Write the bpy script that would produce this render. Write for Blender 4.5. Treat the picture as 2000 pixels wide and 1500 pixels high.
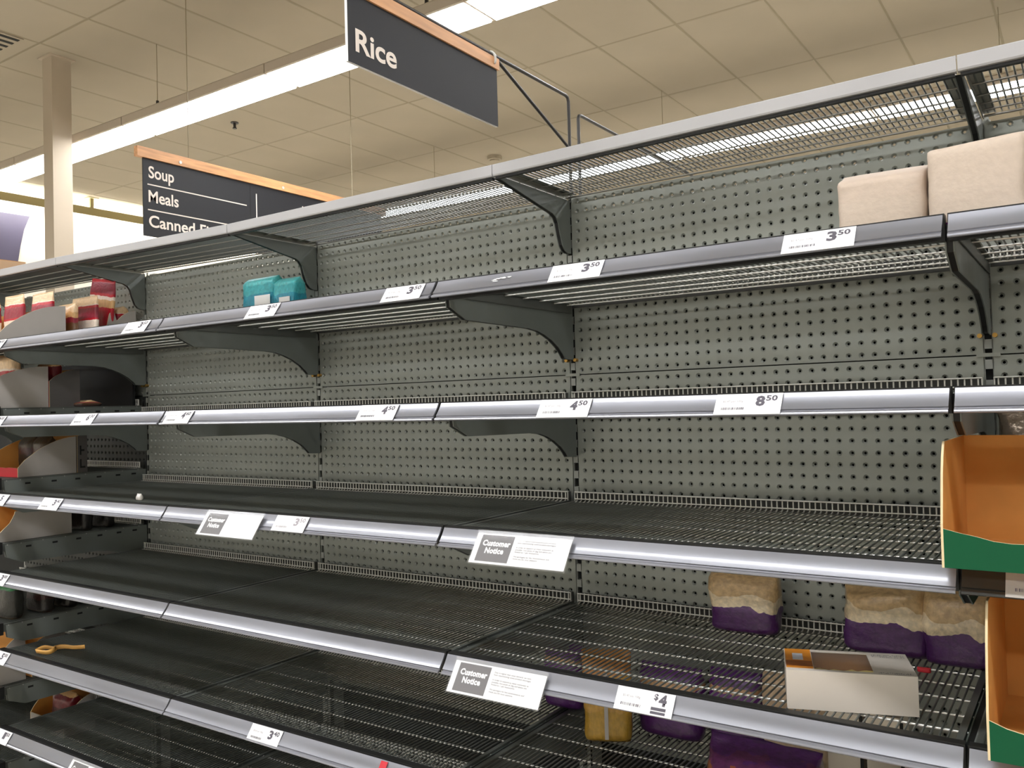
import bpy, math, random
from mathutils import Vector, Matrix, noise

scene = bpy.context.scene
for o in list(bpy.data.objects):
    bpy.data.objects.remove(o, do_unlink=True)
C = scene.collection
random.seed(7)

# ------------------------------------------------------------------ camera
CAM = Vector((1.0568, -1.8252, 1.4123)); YAW, PIT, ROL = -0.5967, 0.0234, -0.0275
fw = Vector((math.sin(YAW) * math.cos(PIT), math.cos(YAW) * math.cos(PIT), math.sin(PIT)))
rt = Vector((math.cos(YAW), -math.sin(YAW), 0)); up = rt.cross(fw)
rt2 = rt * math.cos(ROL) + up * math.sin(ROL); up2 = -rt * math.sin(ROL) + up * math.cos(ROL)
cd = bpy.data.cameras.new('camera'); cam = bpy.data.objects.new('camera', cd); C.objects.link(cam)
cam.matrix_world = Matrix(((rt2.x, up2.x, -fw.x, CAM.x), (rt2.y, up2.y, -fw.y, CAM.y), (rt2.z, up2.z, -fw.z, CAM.z), (0, 0, 0, 1)))
cd.sensor_fit = 'HORIZONTAL'; cd.sensor_width = 36; cd.lens = 1663.27 / 2000 * 36; cd.clip_start = 0.02; cd.clip_end = 100
scene.camera = cam

# ------------------------------------------------------------------ world, light level, exposure
world = bpy.data.worlds.new('world'); scene.world = world; world.use_nodes = True
world.node_tree.nodes['Background'].inputs[0].default_value = (1, 0.98, 0.94, 1)
world.node_tree.nodes['Background'].inputs[1].default_value = 0.05
LIGHT = 15.0            # radiance of the ceiling light diffusers
RAIL_LIGHT = 20.0       # radiance of the wall-washing rail
LIGHT_COLOR = (0.975, 0.99, 1.02)
vs = scene.view_settings
vs.view_transform = 'Standard'; vs.look = 'None'; vs.gamma = 1.0; vs.use_curve_mapping = False
vs.exposure = 0.45

# ------------------------------------------------------------------ helpers
def srgb(r, g, b):
    f = lambda c: (c / 255 / 12.92) if c / 255 <= 0.04045 else ((c / 255 + 0.055) / 1.055) ** 2.4
    return (f(r), f(g), f(b), 1)

def mat(name, col, rough=0.5, metal=0.0, spec=0.5, coat=0.0, var=0.0, vscale=8.0, bump=0.0, bscale=60.0, stretch=(1, 1, 1), emit=None, estr=0, alpha=1.0, trans=0.0, rvar=0.0):
    m = bpy.data.materials.new(name); m.use_nodes = True
    nt = m.node_tree; b = nt.nodes['Principled BSDF']
    b.inputs['Base Color'].default_value = col if len(col) == 4 else (*col, 1)
    b.inputs['Roughness'].default_value = rough; b.inputs['Metallic'].default_value = metal
    b.inputs['Specular IOR Level'].default_value = spec; b.inputs['Coat Weight'].default_value = coat
    b.inputs['Coat Roughness'].default_value = 0.08
    b.inputs['Alpha'].default_value = alpha; b.inputs['Transmission Weight'].default_value = trans
    if emit: b.inputs['Emission Color'].default_value = (*emit, 1); b.inputs['Emission Strength'].default_value = estr
    if var or bump or rvar:
        tc = nt.nodes.new('ShaderNodeTexCoord'); mp = nt.nodes.new('ShaderNodeMapping'); mp.inputs['Scale'].default_value = stretch
        nt.links.new(tc.outputs['Object'], mp.inputs[0])
        if var or rvar:
            n = nt.nodes.new('ShaderNodeTexNoise'); n.inputs['Scale'].default_value = vscale; n.inputs['Detail'].default_value = 5
            nt.links.new(mp.outputs[0], n.inputs['Vector'])
            if var:
                r = nt.nodes.new('ShaderNodeValToRGB'); c = b.inputs['Base Color'].default_value
                r.color_ramp.elements[0].position = 0.3; r.color_ramp.elements[1].position = 0.7
                r.color_ramp.elements[0].color = (c[0] * (1 - var), c[1] * (1 - var), c[2] * (1 - var), 1)
                r.color_ramp.elements[1].color = (min(1, c[0] * (1 + var)), min(1, c[1] * (1 + var)), min(1, c[2] * (1 + var)), 1)
                nt.links.new(n.outputs[0], r.inputs[0]); nt.links.new(r.outputs[0], b.inputs['Base Color'])
            if rvar:
                mr = nt.nodes.new('ShaderNodeMapRange'); mr.inputs[1].default_value = 0.3; mr.inputs[2].default_value = 0.7
                mr.inputs[3].default_value = max(0.02, rough - rvar); mr.inputs[4].default_value = rough + rvar
                nt.links.new(n.outputs[0], mr.inputs[0]); nt.links.new(mr.outputs[0], b.inputs['Roughness'])
        if bump:
            n2 = nt.nodes.new('ShaderNodeTexNoise'); n2.inputs['Scale'].default_value = bscale; n2.inputs['Detail'].default_value = 4
            bp = nt.nodes.new('ShaderNodeBump'); bp.inputs['Strength'].default_value = bump; bp.inputs['Distance'].default_value = 0.01
            nt.links.new(mp.outputs[0], n2.inputs['Vector']); nt.links.new(n2.outputs[0], bp.inputs['Height']); nt.links.new(bp.outputs[0], b.inputs['Normal'])
    return m

def band_mat(name, bands, rough=0.35, wob=0.05, nscale=4.0, var=0.12, coat=0.2, axis=2, bump=0.25):
    """printed bag: colour bands up the object's own height (Generated), wavy edges"""
    m = bpy.data.materials.new(name); m.use_nodes = True; nt = m.node_tree; b = nt.nodes['Principled BSDF']
    b.inputs['Roughness'].default_value = rough; b.inputs['Coat Weight'].default_value = coat; b.inputs['Coat Roughness'].default_value = 0.2
    tc = nt.nodes.new('ShaderNodeTexCoord'); sp = nt.nodes.new('ShaderNodeSeparateXYZ'); nt.links.new(tc.outputs['Generated'], sp.inputs[0])
    n = nt.nodes.new('ShaderNodeTexNoise'); n.inputs['Scale'].default_value = nscale; n.inputs['Detail'].default_value = 3
    nt.links.new(tc.outputs['Generated'], n.inputs['Vector'])
    ad = nt.nodes.new('ShaderNodeMath'); ad.operation = 'MULTIPLY_ADD'; ad.inputs[1].default_value = wob * 2
    nt.links.new(n.outputs[0], ad.inputs[0]); nt.links.new(sp.outputs[axis], ad.inputs[2])
    sb = nt.nodes.new('ShaderNodeMath'); sb.operation = 'SUBTRACT'; sb.inputs[1].default_value = wob; nt.links.new(ad.outputs[0], sb.inputs[0])
    r = nt.nodes.new('ShaderNodeValToRGB'); cr = r.color_ramp; cr.interpolation = 'CONSTANT'
    cr.elements[0].position = 0; cr.elements[0].color = bands[0][1]
    cr.elements[1].position = bands[1][0] if len(bands) > 1 else 1.0; cr.elements[1].color = bands[1][1] if len(bands) > 1 else bands[0][1]
    for p, c in bands[2:]:
        e = cr.elements.new(p); e.color = c
    nt.links.new(sb.outputs[0], r.inputs[0])
    n2 = nt.nodes.new('ShaderNodeTexNoise'); n2.inputs['Scale'].default_value = 14; n2.inputs['Detail'].default_value = 4; nt.links.new(tc.outputs['Generated'], n2.inputs['Vector'])
    mr = nt.nodes.new('ShaderNodeMapRange'); mr.inputs[1].default_value = 0.3; mr.inputs[2].default_value = 0.7; mr.inputs[3].default_value = 1 - var; mr.inputs[4].default_value = 1 + var
    nt.links.new(n2.outputs[0], mr.inputs[0])
    mx = nt.nodes.new('ShaderNodeVectorMath'); mx.operation = 'SCALE'; nt.links.new(r.outputs[0], mx.inputs[0]); nt.links.new(mr.outputs[0], mx.inputs['Scale'])
    nt.links.new(mx.outputs[0], b.inputs['Base Color'])
    bp = nt.nodes.new('ShaderNodeBump'); bp.inputs['Strength'].default_value = bump; bp.inputs['Distance'].default_value = 0.006
    nt.links.new(n2.outputs[0], bp.inputs['Height']); nt.links.new(bp.outputs[0], b.inputs['Normal'])
    return m

class MB:
    def __init__(s): s.v = []; s.f = []; s.mi = []; s.sm = []
    def add(s, vs, fs, mi=0, smooth=False):
        o = len(s.v); s.v += [tuple(p) for p in vs]
        for f in fs:
            s.f.append(tuple(i + o for i in f)); s.mi.append(mi); s.sm.append(smooth)
        return s
    def box(s, x0, y0, z0, x1, y1, z1, mi=0):
        v = [(x0, y0, z0), (x1, y0, z0), (x1, y1, z0), (x0, y1, z0), (x0, y0, z1), (x1, y0, z1), (x1, y1, z1), (x0, y1, z1)]
        return s.add(v, [(0, 3, 2, 1), (4, 5, 6, 7), (0, 1, 5, 4), (1, 2, 6, 5), (2, 3, 7, 6), (3, 0, 4, 7)], mi)
    def tube(s, pts, r, n=6, mi=0, caps=True):
        pts = [Vector(p) for p in pts]; rings = []
        for i, p in enumerate(pts):
            a = pts[max(i - 1, 0)]; b = pts[min(i + 1, len(pts) - 1)]; d = (b - a).normalized()
            t = Vector((0, 0, 1)) if abs(d.z) < 0.9 else Vector((1, 0, 0))
            if abs(d.x) < 0.5 and abs(d.z) >= 0.0: t = Vector((1, 0, 0))
            u = d.cross(t).normalized(); w = d.cross(u).normalized()
            k = 1.0
            if 0 < i < len(pts) - 1:
                c = (pts[i] - a).normalized().dot((b - pts[i]).normalized()); k = 1 / max(0.5, math.sqrt((1 + c) / 2))
            rings.append([p + (u * math.cos(2 * math.pi * j / n) + w * math.sin(2 * math.pi * j / n)) * r * (k if False else 1) for j in range(n)])
        v = [q for R in rings for q in R]; f = []
        for i in range(len(pts) - 1):
            for j in range(n):
                f.append((i * n + j, i * n + (j + 1) % n, (i + 1) * n + (j + 1) % n, (i + 1) * n + j))
        s.add(v, f, mi, True)
        if caps: s.add(rings[0], [tuple(range(n))[::-1]], mi); s.add(rings[-1], [tuple(range(n))], mi)
        return s
    def prism(s, prof, lo, hi, axis=0, mi_side=0, mi_lo=None, mi_hi=None, caps=True):
        """closed 2-D profile swept along an axis; prof in the other two axes (in order)"""
        def P(a, q):
            return (a, q[0], q[1]) if axis == 0 else ((q[0], a, q[1]) if axis == 1 else (q[0], q[1], a))
        n = len(prof); v = [P(lo, q) for q in prof] + [P(hi, q) for q in prof]
        s.add(v, [(i, (i + 1) % n, n + (i + 1) % n, n + i) for i in range(n)], mi_side)
        if caps:
            s.add([P(lo, q) for q in prof], [tuple(range(n))[::-1]], mi_side if mi_lo is None else mi_lo)
            s.add([P(hi, q) for q in prof], [tuple(range(n))], mi_side if mi_hi is None else mi_hi)
        return s
    def disc(s, c, r, h, n=20, mi=0):
        v = [(c[0] + r * math.cos(2 * math.pi * i / n), c[1] + r * math.sin(2 * math.pi * i / n), c[2] + k * h) for k in (0, 1) for i in range(n)]
        return s.add(v, [(i, (i + 1) % n, n + (i + 1) % n, n + i) for i in range(n)] + [tuple(range(n))[::-1], tuple(range(n, 2 * n))], mi)
    def mesh(s, name, mats):
        me = bpy.data.meshes.new(name); me.from_pydata(s.v, [], s.f)
        for m in (mats if isinstance(mats, (list, tuple)) else [mats]): me.materials.append(m)
        me.polygons.foreach_set('material_index', s.mi); me.polygons.foreach_set('use_smooth', s.sm)
        me.update(); return me

def obj(name, geo, mats=None, parent=None, loc=None, rot=None, kind=None):
    me = geo.mesh(name, mats) if isinstance(geo, MB) else geo
    o = bpy.data.objects.new(name, me); C.objects.link(o)
    if parent: o.parent = parent
    if loc is not None: o.location = loc
    if rot is not None: o.rotation_euler = rot
    if kind: o['kind'] = kind
    return o

def tag(o, label, cat, group=None):
    o['label'] = label; o['category'] = cat
    if group: o['group'] = group
    return o

def thing(name, label, cat, loc=(0, 0, 0), rot=(0, 0, 0), group=None):
    o = bpy.data.objects.new(name, None); C.objects.link(o); o.location = loc; o.rotation_euler = rot; o.empty_display_size = 0.05
    return tag(o, label, cat, group)

def dup(root, loc=None, rot=None, label=None):
    r = root.copy(); C.objects.link(r)
    if loc is not None: r.location = loc
    if rot is not None: r.rotation_euler = rot
    if label: r['label'] = label
    for ch in list(root.children):
        c = ch.copy(); C.objects.link(c); c.parent = r
        for g in ch.children:
            d = g.copy(); C.objects.link(d); d.parent = c
    return r

def text(s, m, width=None, height=None, bold=0.0, align='LEFT', lines=1.0, res=2, thick=0.0002, shear=0.0, track=1.0):
    """flat lettering in the local XY plane, lower left corner of its box at the origin"""
    cu = bpy.data.curves.new('lettering', 'FONT'); cu.body = s; cu.align_x = align; cu.offset = bold; cu.resolution_u = res; cu.space_line = lines; cu.shear = shear; cu.space_character = track
    t = bpy.data.objects.new('lettering', cu); C.objects.link(t)
    bpy.context.view_layer.update()
    me = bpy.data.meshes.new_from_object(t.evaluated_get(bpy.context.evaluated_depsgraph_get()))
    bpy.data.objects.remove(t); bpy.data.curves.remove(cu)
    xs = [v.co.x for v in me.vertices]; ys = [v.co.y for v in me.vertices]
    w, h = max(xs) - min(xs), max(ys) - min(ys)
    sx = width / w if width else height / h; sy = height / h if height else sx
    for v in me.vertices: v.co = ((v.co.x - min(xs)) * sx, (v.co.y - min(ys)) * sy, thick)
    me.materials.clear(); me.materials.append(m); me.name = 'lettering'
    return me

def shift(me, dx, dy, dz=0):
    for v in me.vertices: v.co += Vector((dx, dy, dz))
    return me

# ------------------------------------------------------------------ materials
M_ceil = mat('ceiling tile', srgb(178, 168, 149), 0.9, var=0.04, vscale=1.5, bump=0.05, bscale=120)
M_tbar = mat('ceiling grid bar', srgb(150, 140, 116), 0.6)
M_wall = mat('white wall paint', srgb(240, 238, 230), 0.8, var=0.02, vscale=2)
M_floor = mat('vinyl floor', srgb(205, 196, 180), 0.4, var=0.06, vscale=3)
M_col = mat('column paint', srgb(190, 176, 156), 0.7, var=0.03, vscale=3)
M_panel = mat('grey green panel paint', srgb(147, 150, 142), 0.42, metal=0.28, spec=0.5, var=0.06, vscale=5, rvar=0.06)
M_post = mat('upright paint', srgb(150, 152, 145), 0.45, var=0.05)
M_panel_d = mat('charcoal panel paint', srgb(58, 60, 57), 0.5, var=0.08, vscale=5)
M_dark = mat('cavity shade and black marks', srgb(22, 23, 21), 0.8)  # near black standing for shade in cavities, also used for marks and seams
M_brk = mat('charcoal bracket steel', srgb(112, 117, 113), 0.42, spec=0.5, var=0.1, vscale=7, rvar=0.08)
M_brkin = mat('black bracket filler', srgb(16, 17, 17), 0.6)  # black for the shade in bracket gaps and slots
M_wire = mat('dark coated wire', srgb(102, 105, 100), 0.34, metal=0.4)
M_cross = mat('plated cross wire', srgb(236, 235, 230), 0.22, metal=0.55)
M_cross1 = mat('grey cross wire', srgb(150, 149, 143), 0.3, metal=0.7)
M_fence = mat('bright plated wire', srgb(222, 221, 214), 0.28, metal=0.35)
M_frame = mat('shelf frame steel', srgb(96, 99, 95), 0.4, metal=0.3, var=0.08)
M_frame1 = mat('zinc shelf frame', srgb(165, 165, 158), 0.35, metal=0.6, var=0.12, vscale=12)
M_rearp = mat('dark rear plate', srgb(46, 46, 42), 0.5)
M_rail = mat('black front rail', srgb(24, 24, 24), 0.45)
M_strip = mat('grey price strip', srgb(136, 137, 144), 0.34, metal=0.4, coat=0.5, var=0.06, vscale=3, stretch=(1, 3, 3), rvar=0.05)
M_strip_d = mat('bare black price strip', srgb(44, 45, 43), 0.25, coat=0.4, var=0.1)
M_lip = mat('pale grey painted lip', srgb(178, 177, 178), 0.45, var=0.05, vscale=4)
M_white = mat('ticket paper', srgb(246, 246, 246), 0.5, coat=0.15)
M_greyc = mat('grey ticket paper', srgb(170, 165, 158), 0.6)
M_ink = mat('grey ink', srgb(92, 88, 98), 0.6)
M_inkl = mat('pale ink', srgb(165, 160, 165), 0.6)
M_notice = mat('notice grey print', srgb(84, 80, 82), 0.5, var=0.05)
M_clear = mat('clear acrylic', (0.95, 0.95, 0.95, 1), 0.05, alpha=0.07)
M_sign = mat('black sign board', srgb(20, 21, 28), 0.6, var=0.1, vscale=6)
M_signw = mat('white sign lettering', srgb(238, 226, 216), 0.55)
M_signe = mat('white board edge', srgb(240, 238, 235), 0.6)
M_wood = mat('pine batten', srgb(214, 158, 108), 0.45, var=0.22, vscale=9, stretch=(6, 0.6, 6))
M_rod = mat('black sign rod', srgb(52, 49, 48), 0.4)
M_cable = mat('steel cable', srgb(150, 138, 112), 0.5)
M_fix = mat('light housing', srgb(196, 184, 168), 0.5)
M_diff = mat('light diffuser', (0.9, 0.9, 0.88, 1), 0.5, emit=LIGHT_COLOR, estr=LIGHT)
M_raillight = mat('rail lamp', (0.9, 0.9, 0.85, 1), 0.5, emit=(1.0, 0.96, 0.86), estr=RAIL_LIGHT)
M_railb = mat('olive rail paint', srgb(168, 156, 112), 0.5)
M_poster = mat('lavender poster', srgb(84, 81, 108), 0.5, var=0.15, vscale=1.5)
M_kraft = mat('kraft board', srgb(216, 154, 78), 0.75, var=0.08, vscale=14)
M_torn = mat('torn board edge', srgb(232, 212, 170), 0.85)
M_green = mat('green printed board', srgb(8, 84, 52), 0.55, spec=0.25, var=0.06, vscale=9)
M_cgrey = mat('grey printed carton', srgb(178, 172, 166), 0.7, var=0.06, vscale=9)
M_cdark = mat('dark grey carton', srgb(96, 92, 90), 0.7, var=0.06, vscale=9)
M_red = mat('red printed board', srgb(206, 40, 52), 0.5)
M_brass = mat('brass peg', srgb(190, 150, 80), 0.35, metal=0.8)
M_clip = mat('clear plastic ring', srgb(225, 225, 220), 0.15, alpha=0.7)

# ------------------------------------------------------------------ room
XL, XR, YF, YB, ZC = -8.88, 5.41, -7.3, 11.3, 3.96
def struct(name, mb, m, parent=None):
    o = obj(name, mb, m, parent)
    if not parent: o['kind'] = 'structure'
    return o
struct('floor', MB().box(XL - .1, YF, -0.1, XR + .1, YB, 0), M_floor)
struct('wall_left', MB().box(XL - 0.1, YF, 0, XL, YB, 4.05), M_wall)
struct('wall_right', MB().box(XR, YF, 0, XR + 0.1, YB, 4.05), M_wall)
struct('wall_back', MB().box(XL, YB, 0, XR, YB + 0.1, 4.05), M_wall)
struct('wall_front', MB().box(XL, YF - 0.1, 0, XR, YF, 4.05), M_wall)
ceiling = struct('ceiling', MB().box(XL - .1, YF - .1, 4.0, XR + .1, YB + .1, 4.06), M_ceil)
TX, TY = 0.6, 1.212
gx = [0.012 + TX * k for k in range(-15, 10)]; gx = [x for x in gx if XL - TX < x < XR + TX]
gy = [1.16 + TY * k for k in range(-7, 9)]
def tile_mb(x0, y0, mb):
    x1, y1 = x0 + TX, y0 + TY; g, bv = 0.006, 0.007
    a = [(x0 + g, y0 + g, ZC + .02), (x1 - g, y0 + g, ZC + .02), (x1 - g, y1 - g, ZC + .02), (x0 + g, y1 - g, ZC + .02)]
    b = [(p[0], p[1], ZC + bv * .6) for p in a]
    c = [(x0 + g + bv, y0 + g + bv, ZC), (x1 - g - bv, y0 + g + bv, ZC), (x1 - g - bv, y1 - g - bv, ZC), (x0 + g + bv, y1 - g - bv, ZC)]
    f = []
    for k in (0, 4): f += [(k + i, k + 4 + i, k + 4 + (i + 1) % 4, k + (i + 1) % 4) for i in range(4)]
    return mb.add(a + b + c, f + [(8, 11, 10, 9)])
tile_me = tile_mb(0, 0, MB()).mesh('ceiling_tile', M_ceil)
far_tiles = MB()
for x in gx:
    for y in gy:
        if y > -0.4 and y < 8 and x < 1.9:
            o = obj('ceiling_tile', tile_me, parent=ceiling, loc=(x, y, random.uniform(-.0015, .0015)))
        else:
            tile_mb(x, y, far_tiles)
obj('ceiling_tile_field', far_tiles, M_ceil, ceiling, kind='stuff')
for x in gx:
    obj('grid_bar', MB().box(x - .011, YF, ZC + .003, x + .011, YB, ZC + .016), M_tbar, ceiling)
for y in gy:
    obj('grid_bar', MB().box(XL, y - .011, ZC + .0035, XR, y + .011, ZC + .0155), M_tbar, ceiling)

# column through the ceiling
col = thing('support_column', 'square beige column running up through the ceiling behind the shelves', 'column', (-4.968, 1.368, 0))
obj('shaft', MB().box(-.062, -.069, 0, .062, .069, 4.0), M_col, col)
cf = MB()
cf.box(-.085, -.092, ZC - .006, .085, -.069, ZC + .002); cf.box(-.085, .069, ZC - .006, .085, .092, ZC + .002)
cf.box(-.085, -.069, ZC - .006, -.062, .069, ZC + .002); cf.box(.062, -.069, ZC - .006, .085, .069, ZC + .002)
obj('collar', cf, M_col, col)

# ceiling vent, sprinkler, smoke detector
vent = thing('ceiling_vent', 'slotted air vent set in a ceiling tile at the top left corner', 'vent', (-5.08, 0.78, ZC))
obj('vent_plate', MB().box(-.28, -.28, -.008, .28, .28, -.001), M_ceil, vent)
for i in range(7):
    x = -.24 + i * .078
    obj('vent_slot', MB().box(x, -.265, -.011, x + .03, .265, -.007), M_dark, vent)
sp = thing('sprinkler_head', 'small black sprinkler head under the ceiling right of the light row', 'sprinkler', (-5.1, 3.0, ZC))
sb = MB(); sb.disc((0, 0, -.008), .034, .008); sb.tube([(0, 0, -.008), (0, 0, -.05)], .012, 8); sb.disc((0, 0, -.056), .019, .007, 10)
obj('sprinkler_body', sb, M_rod, sp)
sd = thing('smoke_detector', 'round cream smoke detector on the ceiling above the shelf joint', 'detector', (-3.93, 5.31, ZC))
obj('detector_body', MB().disc((0, 0, -.035), .075, .035).disc((0, 0, -.05), .05, .016), M_ceil, sd)

# far wall: wall-washing lamp rail, poster
rail = thing('lamp_rail', 'olive lamp rail hung below the ceiling along the bright white end wall', 'lamp rail', (-8.55, 4.5, 3.80))
obj('rail_cover', MB().box(-.012, -3.6, -.045, .012, 3.6, .045), M_railb, rail)
obj('rail_lamp', MB().box(-.075, -3.55, -.03, -.016, 3.55, .03), M_raillight, rail)
for yy in (-2.6, -.85, .9, 2.6):
    obj('rail_hanger', MB().box(-.014, yy - .02, .0, .014, yy + .02, .152).box(-.06, yy - .06, .152, .06, yy + .06, .158), M_railb, rail)
pv = [(2.2, 3.69), (3.104, 3.70), (3.04, 3.538), (2.998, 3.346), (2.968, 3.169), (2.955, 2.9), (2.95, 2.4), (2.2, 2.4)]
tag(obj('wall_poster', MB().prism(pv, XL + .004, XL + .012, 0), M_poster), 'lavender poster with a curved edge on the white end wall', 'poster')

# ------------------------------------------------------------------ ceiling lights
FX = 1.485
def light_proto():
    r = thing('linear_light', '', 'ceiling light', (0, 0, 0))
    hb = MB(); prof = [(-.128, 0), (-.135, .006), (-.135, .058), (-.115, .075), (.115, .075), (.135, .058), (.135, .006), (.128, 0)]
    hb.prism(prof, .004, FX - .004, 0)
    obj('housing', hb, M_fix, r)
    d = MB(); dp = [(-.126, -.004), (-.126, .004), (.126, .004), (.126, -.004)]
    d.box(.016, -.124, -.006, FX - .016, .124, -.0005)
    obj('diffuser', d, M_diff, r)
    return r
LP = light_proto(); lights = []
vis = ['at the top edge of the view, right of the Rice sign', 'hung behind the black Rice sign', 'between the Rice sign and the Soup sign', 'running behind the square column', 'left of the square column, at the edge of the view']
NUM = ['first', 'second', 'third', 'fourth', 'fifth', 'sixth', 'seventh', 'eighth']
for i in range(-5, 3):
    x = 0.05 + FX * i; k = -i - 1
    lights.append((x, 1.645, ('long white ceiling light ' + vis[k]) if 0 <= k < 5 else f'{NUM[i + 5]} middle row ceiling light from the left, outside the view', None if 0 <= k < 5 else 'middle row ceiling lights outside the view', (-6.6, -4.186, -1.78)))
    lights.append((x - .2, 4.66, f'{NUM[i + 5]} ceiling light from the left in the far row, behind the top wire shelf', 'far row ceiling lights', (-6.7, -4.2, -1.78, .636)))
    lights.append((x, -1.70, f'{NUM[i + 5]} ceiling light from the left above the aisle in front of the shelves', 'near row ceiling lights', ()))
    lights.append((x, -4.7, f'{NUM[i + 5]} ceiling light from the left in the row behind the viewer', 'rear row ceiling lights', ()))
    lights.append((x, 7.7, f'{NUM[i + 5]} ceiling light from the left in the row nearest the back wall', 'back row ceiling lights', ()))
roots = [LP] + [dup(LP) for _ in lights[1:]]
for o, (x, y, lb, gr, cab) in zip(roots, lights):
    o.location = (x, y, 3.405); o['label'] = lb
    if gr: o['group'] = gr
    for cx in cab:
        if x <= cx < x + FX:
            obj('cable', MB().tube([(cx - x, 0, .16), (cx - x, 0, ZC - 3.405)], .0024, 5), M_cable, o)
            obj('cable_grip', MB().tube([(cx - x, 0, .075), (cx - x, 0, .13), (cx - x, 0, .16)], .011, 6), M_rod, o)

# ------------------------------------------------------------------ gondola: uprights, panels
W = 0.9; A_, B_ = 0.0232, 0.0325; D = 0.5221
ZL = {1: 1.9385, 2: 1.6549, 3: 1.4167, 4: 1.1742, 5: 0.929, 6: 0.6878, 7: 0.447}
SAG = {-4: .02, -3: .014, -2: .008, -1: -.008, 0: -.006, 1: .004, 2: .010}
SEAM = 1.4798; PR = 0.0245; PTOP = 1.918
ORD = {1: 'top', 2: 'second', 3: 'third', 4: 'fourth', 5: 'fifth', 6: 'sixth', 7: 'seventh'}
BAY = {-4: 'outermost left bay', -3: 'far left bay', -2: 'left bay', -1: 'centre bay', 0: 'right bay', 1: 'far right bay'}
ZFAR = {1: 1.9385, 2: 1.6549, 3: 1.4455, 4: 1.2185, 5: 1.0155, 6: .7625, 7: .5635, 8: .33}
ORD[8] = 'eighth'
def zl(s, b): return ZFAR[s] if b <= -3 else ZL[s]
def ribs(z): return 0.0011 * math.cos(2 * math.pi * (z - 1.62) / 0.0735)
def panel_mesh(z0, z1, rows, pm_=None):
    pm_ = pm_ or M_panel
    mb = MB(); xe0, xe1 = .0085, W - .0085
    n = 8
    cols = [(.025 * k, max(xe0, .025 * k - .0125), min(xe1, .025 * k + .0125)) for k in range(1, 36)]
    cols[0] = (.025, xe0, .0375); cols[-1] = (.875, .8625, xe1)
    edges = [z0] + [(rows[i] + rows[i + 1]) / 2 for i in range(len(rows) - 1)] + [z1]
    key = {}
    def vid(p):
        k = (round(p[0], 5), round(p[2], 5))
        if k not in key:
            key[k] = len(mb.v); mb.v.append(p)
        return key[k]
    angs = [-.75 * math.pi, -.5 * math.pi, -.25 * math.pi, 0, .25 * math.pi, .5 * math.pi, .75 * math.pi, math.pi]
    for j, zr in enumerate(rows):
        a, b = edges[j], edges[j + 1]
        for xc, x0, x1 in cols:
            outl = [(x0, a), (xc, a), (x1, a), (x1, zr), (x1, b), (xc, b), (x0, b), (x0, zr)]
            y0 = ribs(zr)
            ring = lambda r, y: [(xc + r * math.cos(q), y, zr + r * math.sin(q)) for q in angs]
            oi = [vid((p[0], ribs(p[1]), p[1])) for p in outl]
            o = len(mb.v); mb.v += ring(.0060, y0)
            for i in range(8):
                mb.f.append((oi[i], oi[(i + 1) % 8], o + (i + 1) % 8, o + i)); mb.mi.append(0); mb.sm.append(True)
            v = ring(.0060, y0) + ring(.0049, y0 + .0013) + ring(.0027, y0 + .0034) + ring(.0027, y0 + .0054)
            mb.add(v, [(k * 8 + i, k * 8 + (i + 1) % 8, k * 8 + 8 + (i + 1) % 8, k * 8 + 8 + i) for k in (0, 1, 2) for i in range(8)], 0, True)
    # returned edges
    for z in (z0, z1):
        mb.add([(xe0, ribs(z), z), (xe1, ribs(z), z), (xe1, .018, z), (xe0, .018, z)], [(0, 1, 2, 3) if z == z1 else (3, 2, 1, 0)])
    for x in (xe0, xe1):
        mb.add([(x, 0, z0), (x, .018, z0), (x, .018, z1), (x, 0, z1)], [(0, 1, 2, 3)])
    return mb.mesh('panel_face', pm_)
rowsU = [SEAM + .0113 + PR * i for i in range(18)]
rowsM = [SEAM - .0151 - PR * i for i in range(18)][::-1]
zm0 = rowsM[0] - .0125
rowsL = [zm0 - .0138 - PR * i for i in range(18)][::-1]
pU = panel_mesh(SEAM + .0012, PTOP, rowsU); pM = panel_mesh(zm0, SEAM - .0012, rowsM); pL = panel_mesh(rowsL[0] - .0125, zm0 - .002, rowsL)
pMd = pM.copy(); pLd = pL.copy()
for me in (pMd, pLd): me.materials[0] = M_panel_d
for b in range(-4, 2):
    for nm, me in (('upper', pU), ('middle', pM), ('lower', pL)):
        if b == -4 and nm != 'upper': continue
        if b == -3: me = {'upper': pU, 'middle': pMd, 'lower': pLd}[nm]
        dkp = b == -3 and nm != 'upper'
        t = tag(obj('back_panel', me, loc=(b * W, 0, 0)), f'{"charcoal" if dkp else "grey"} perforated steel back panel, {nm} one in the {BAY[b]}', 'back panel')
bc = MB(); bc.box(-4.2 * W, .075, .1, 2 * W, .09, 1.90); tag(obj('cavity_shade_sheet', bc, M_dark), 'added dark sheet giving cavity shade behind the perforated panels', 'added shade sheet')  # added sheet that keeps the panel holes dark
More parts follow.
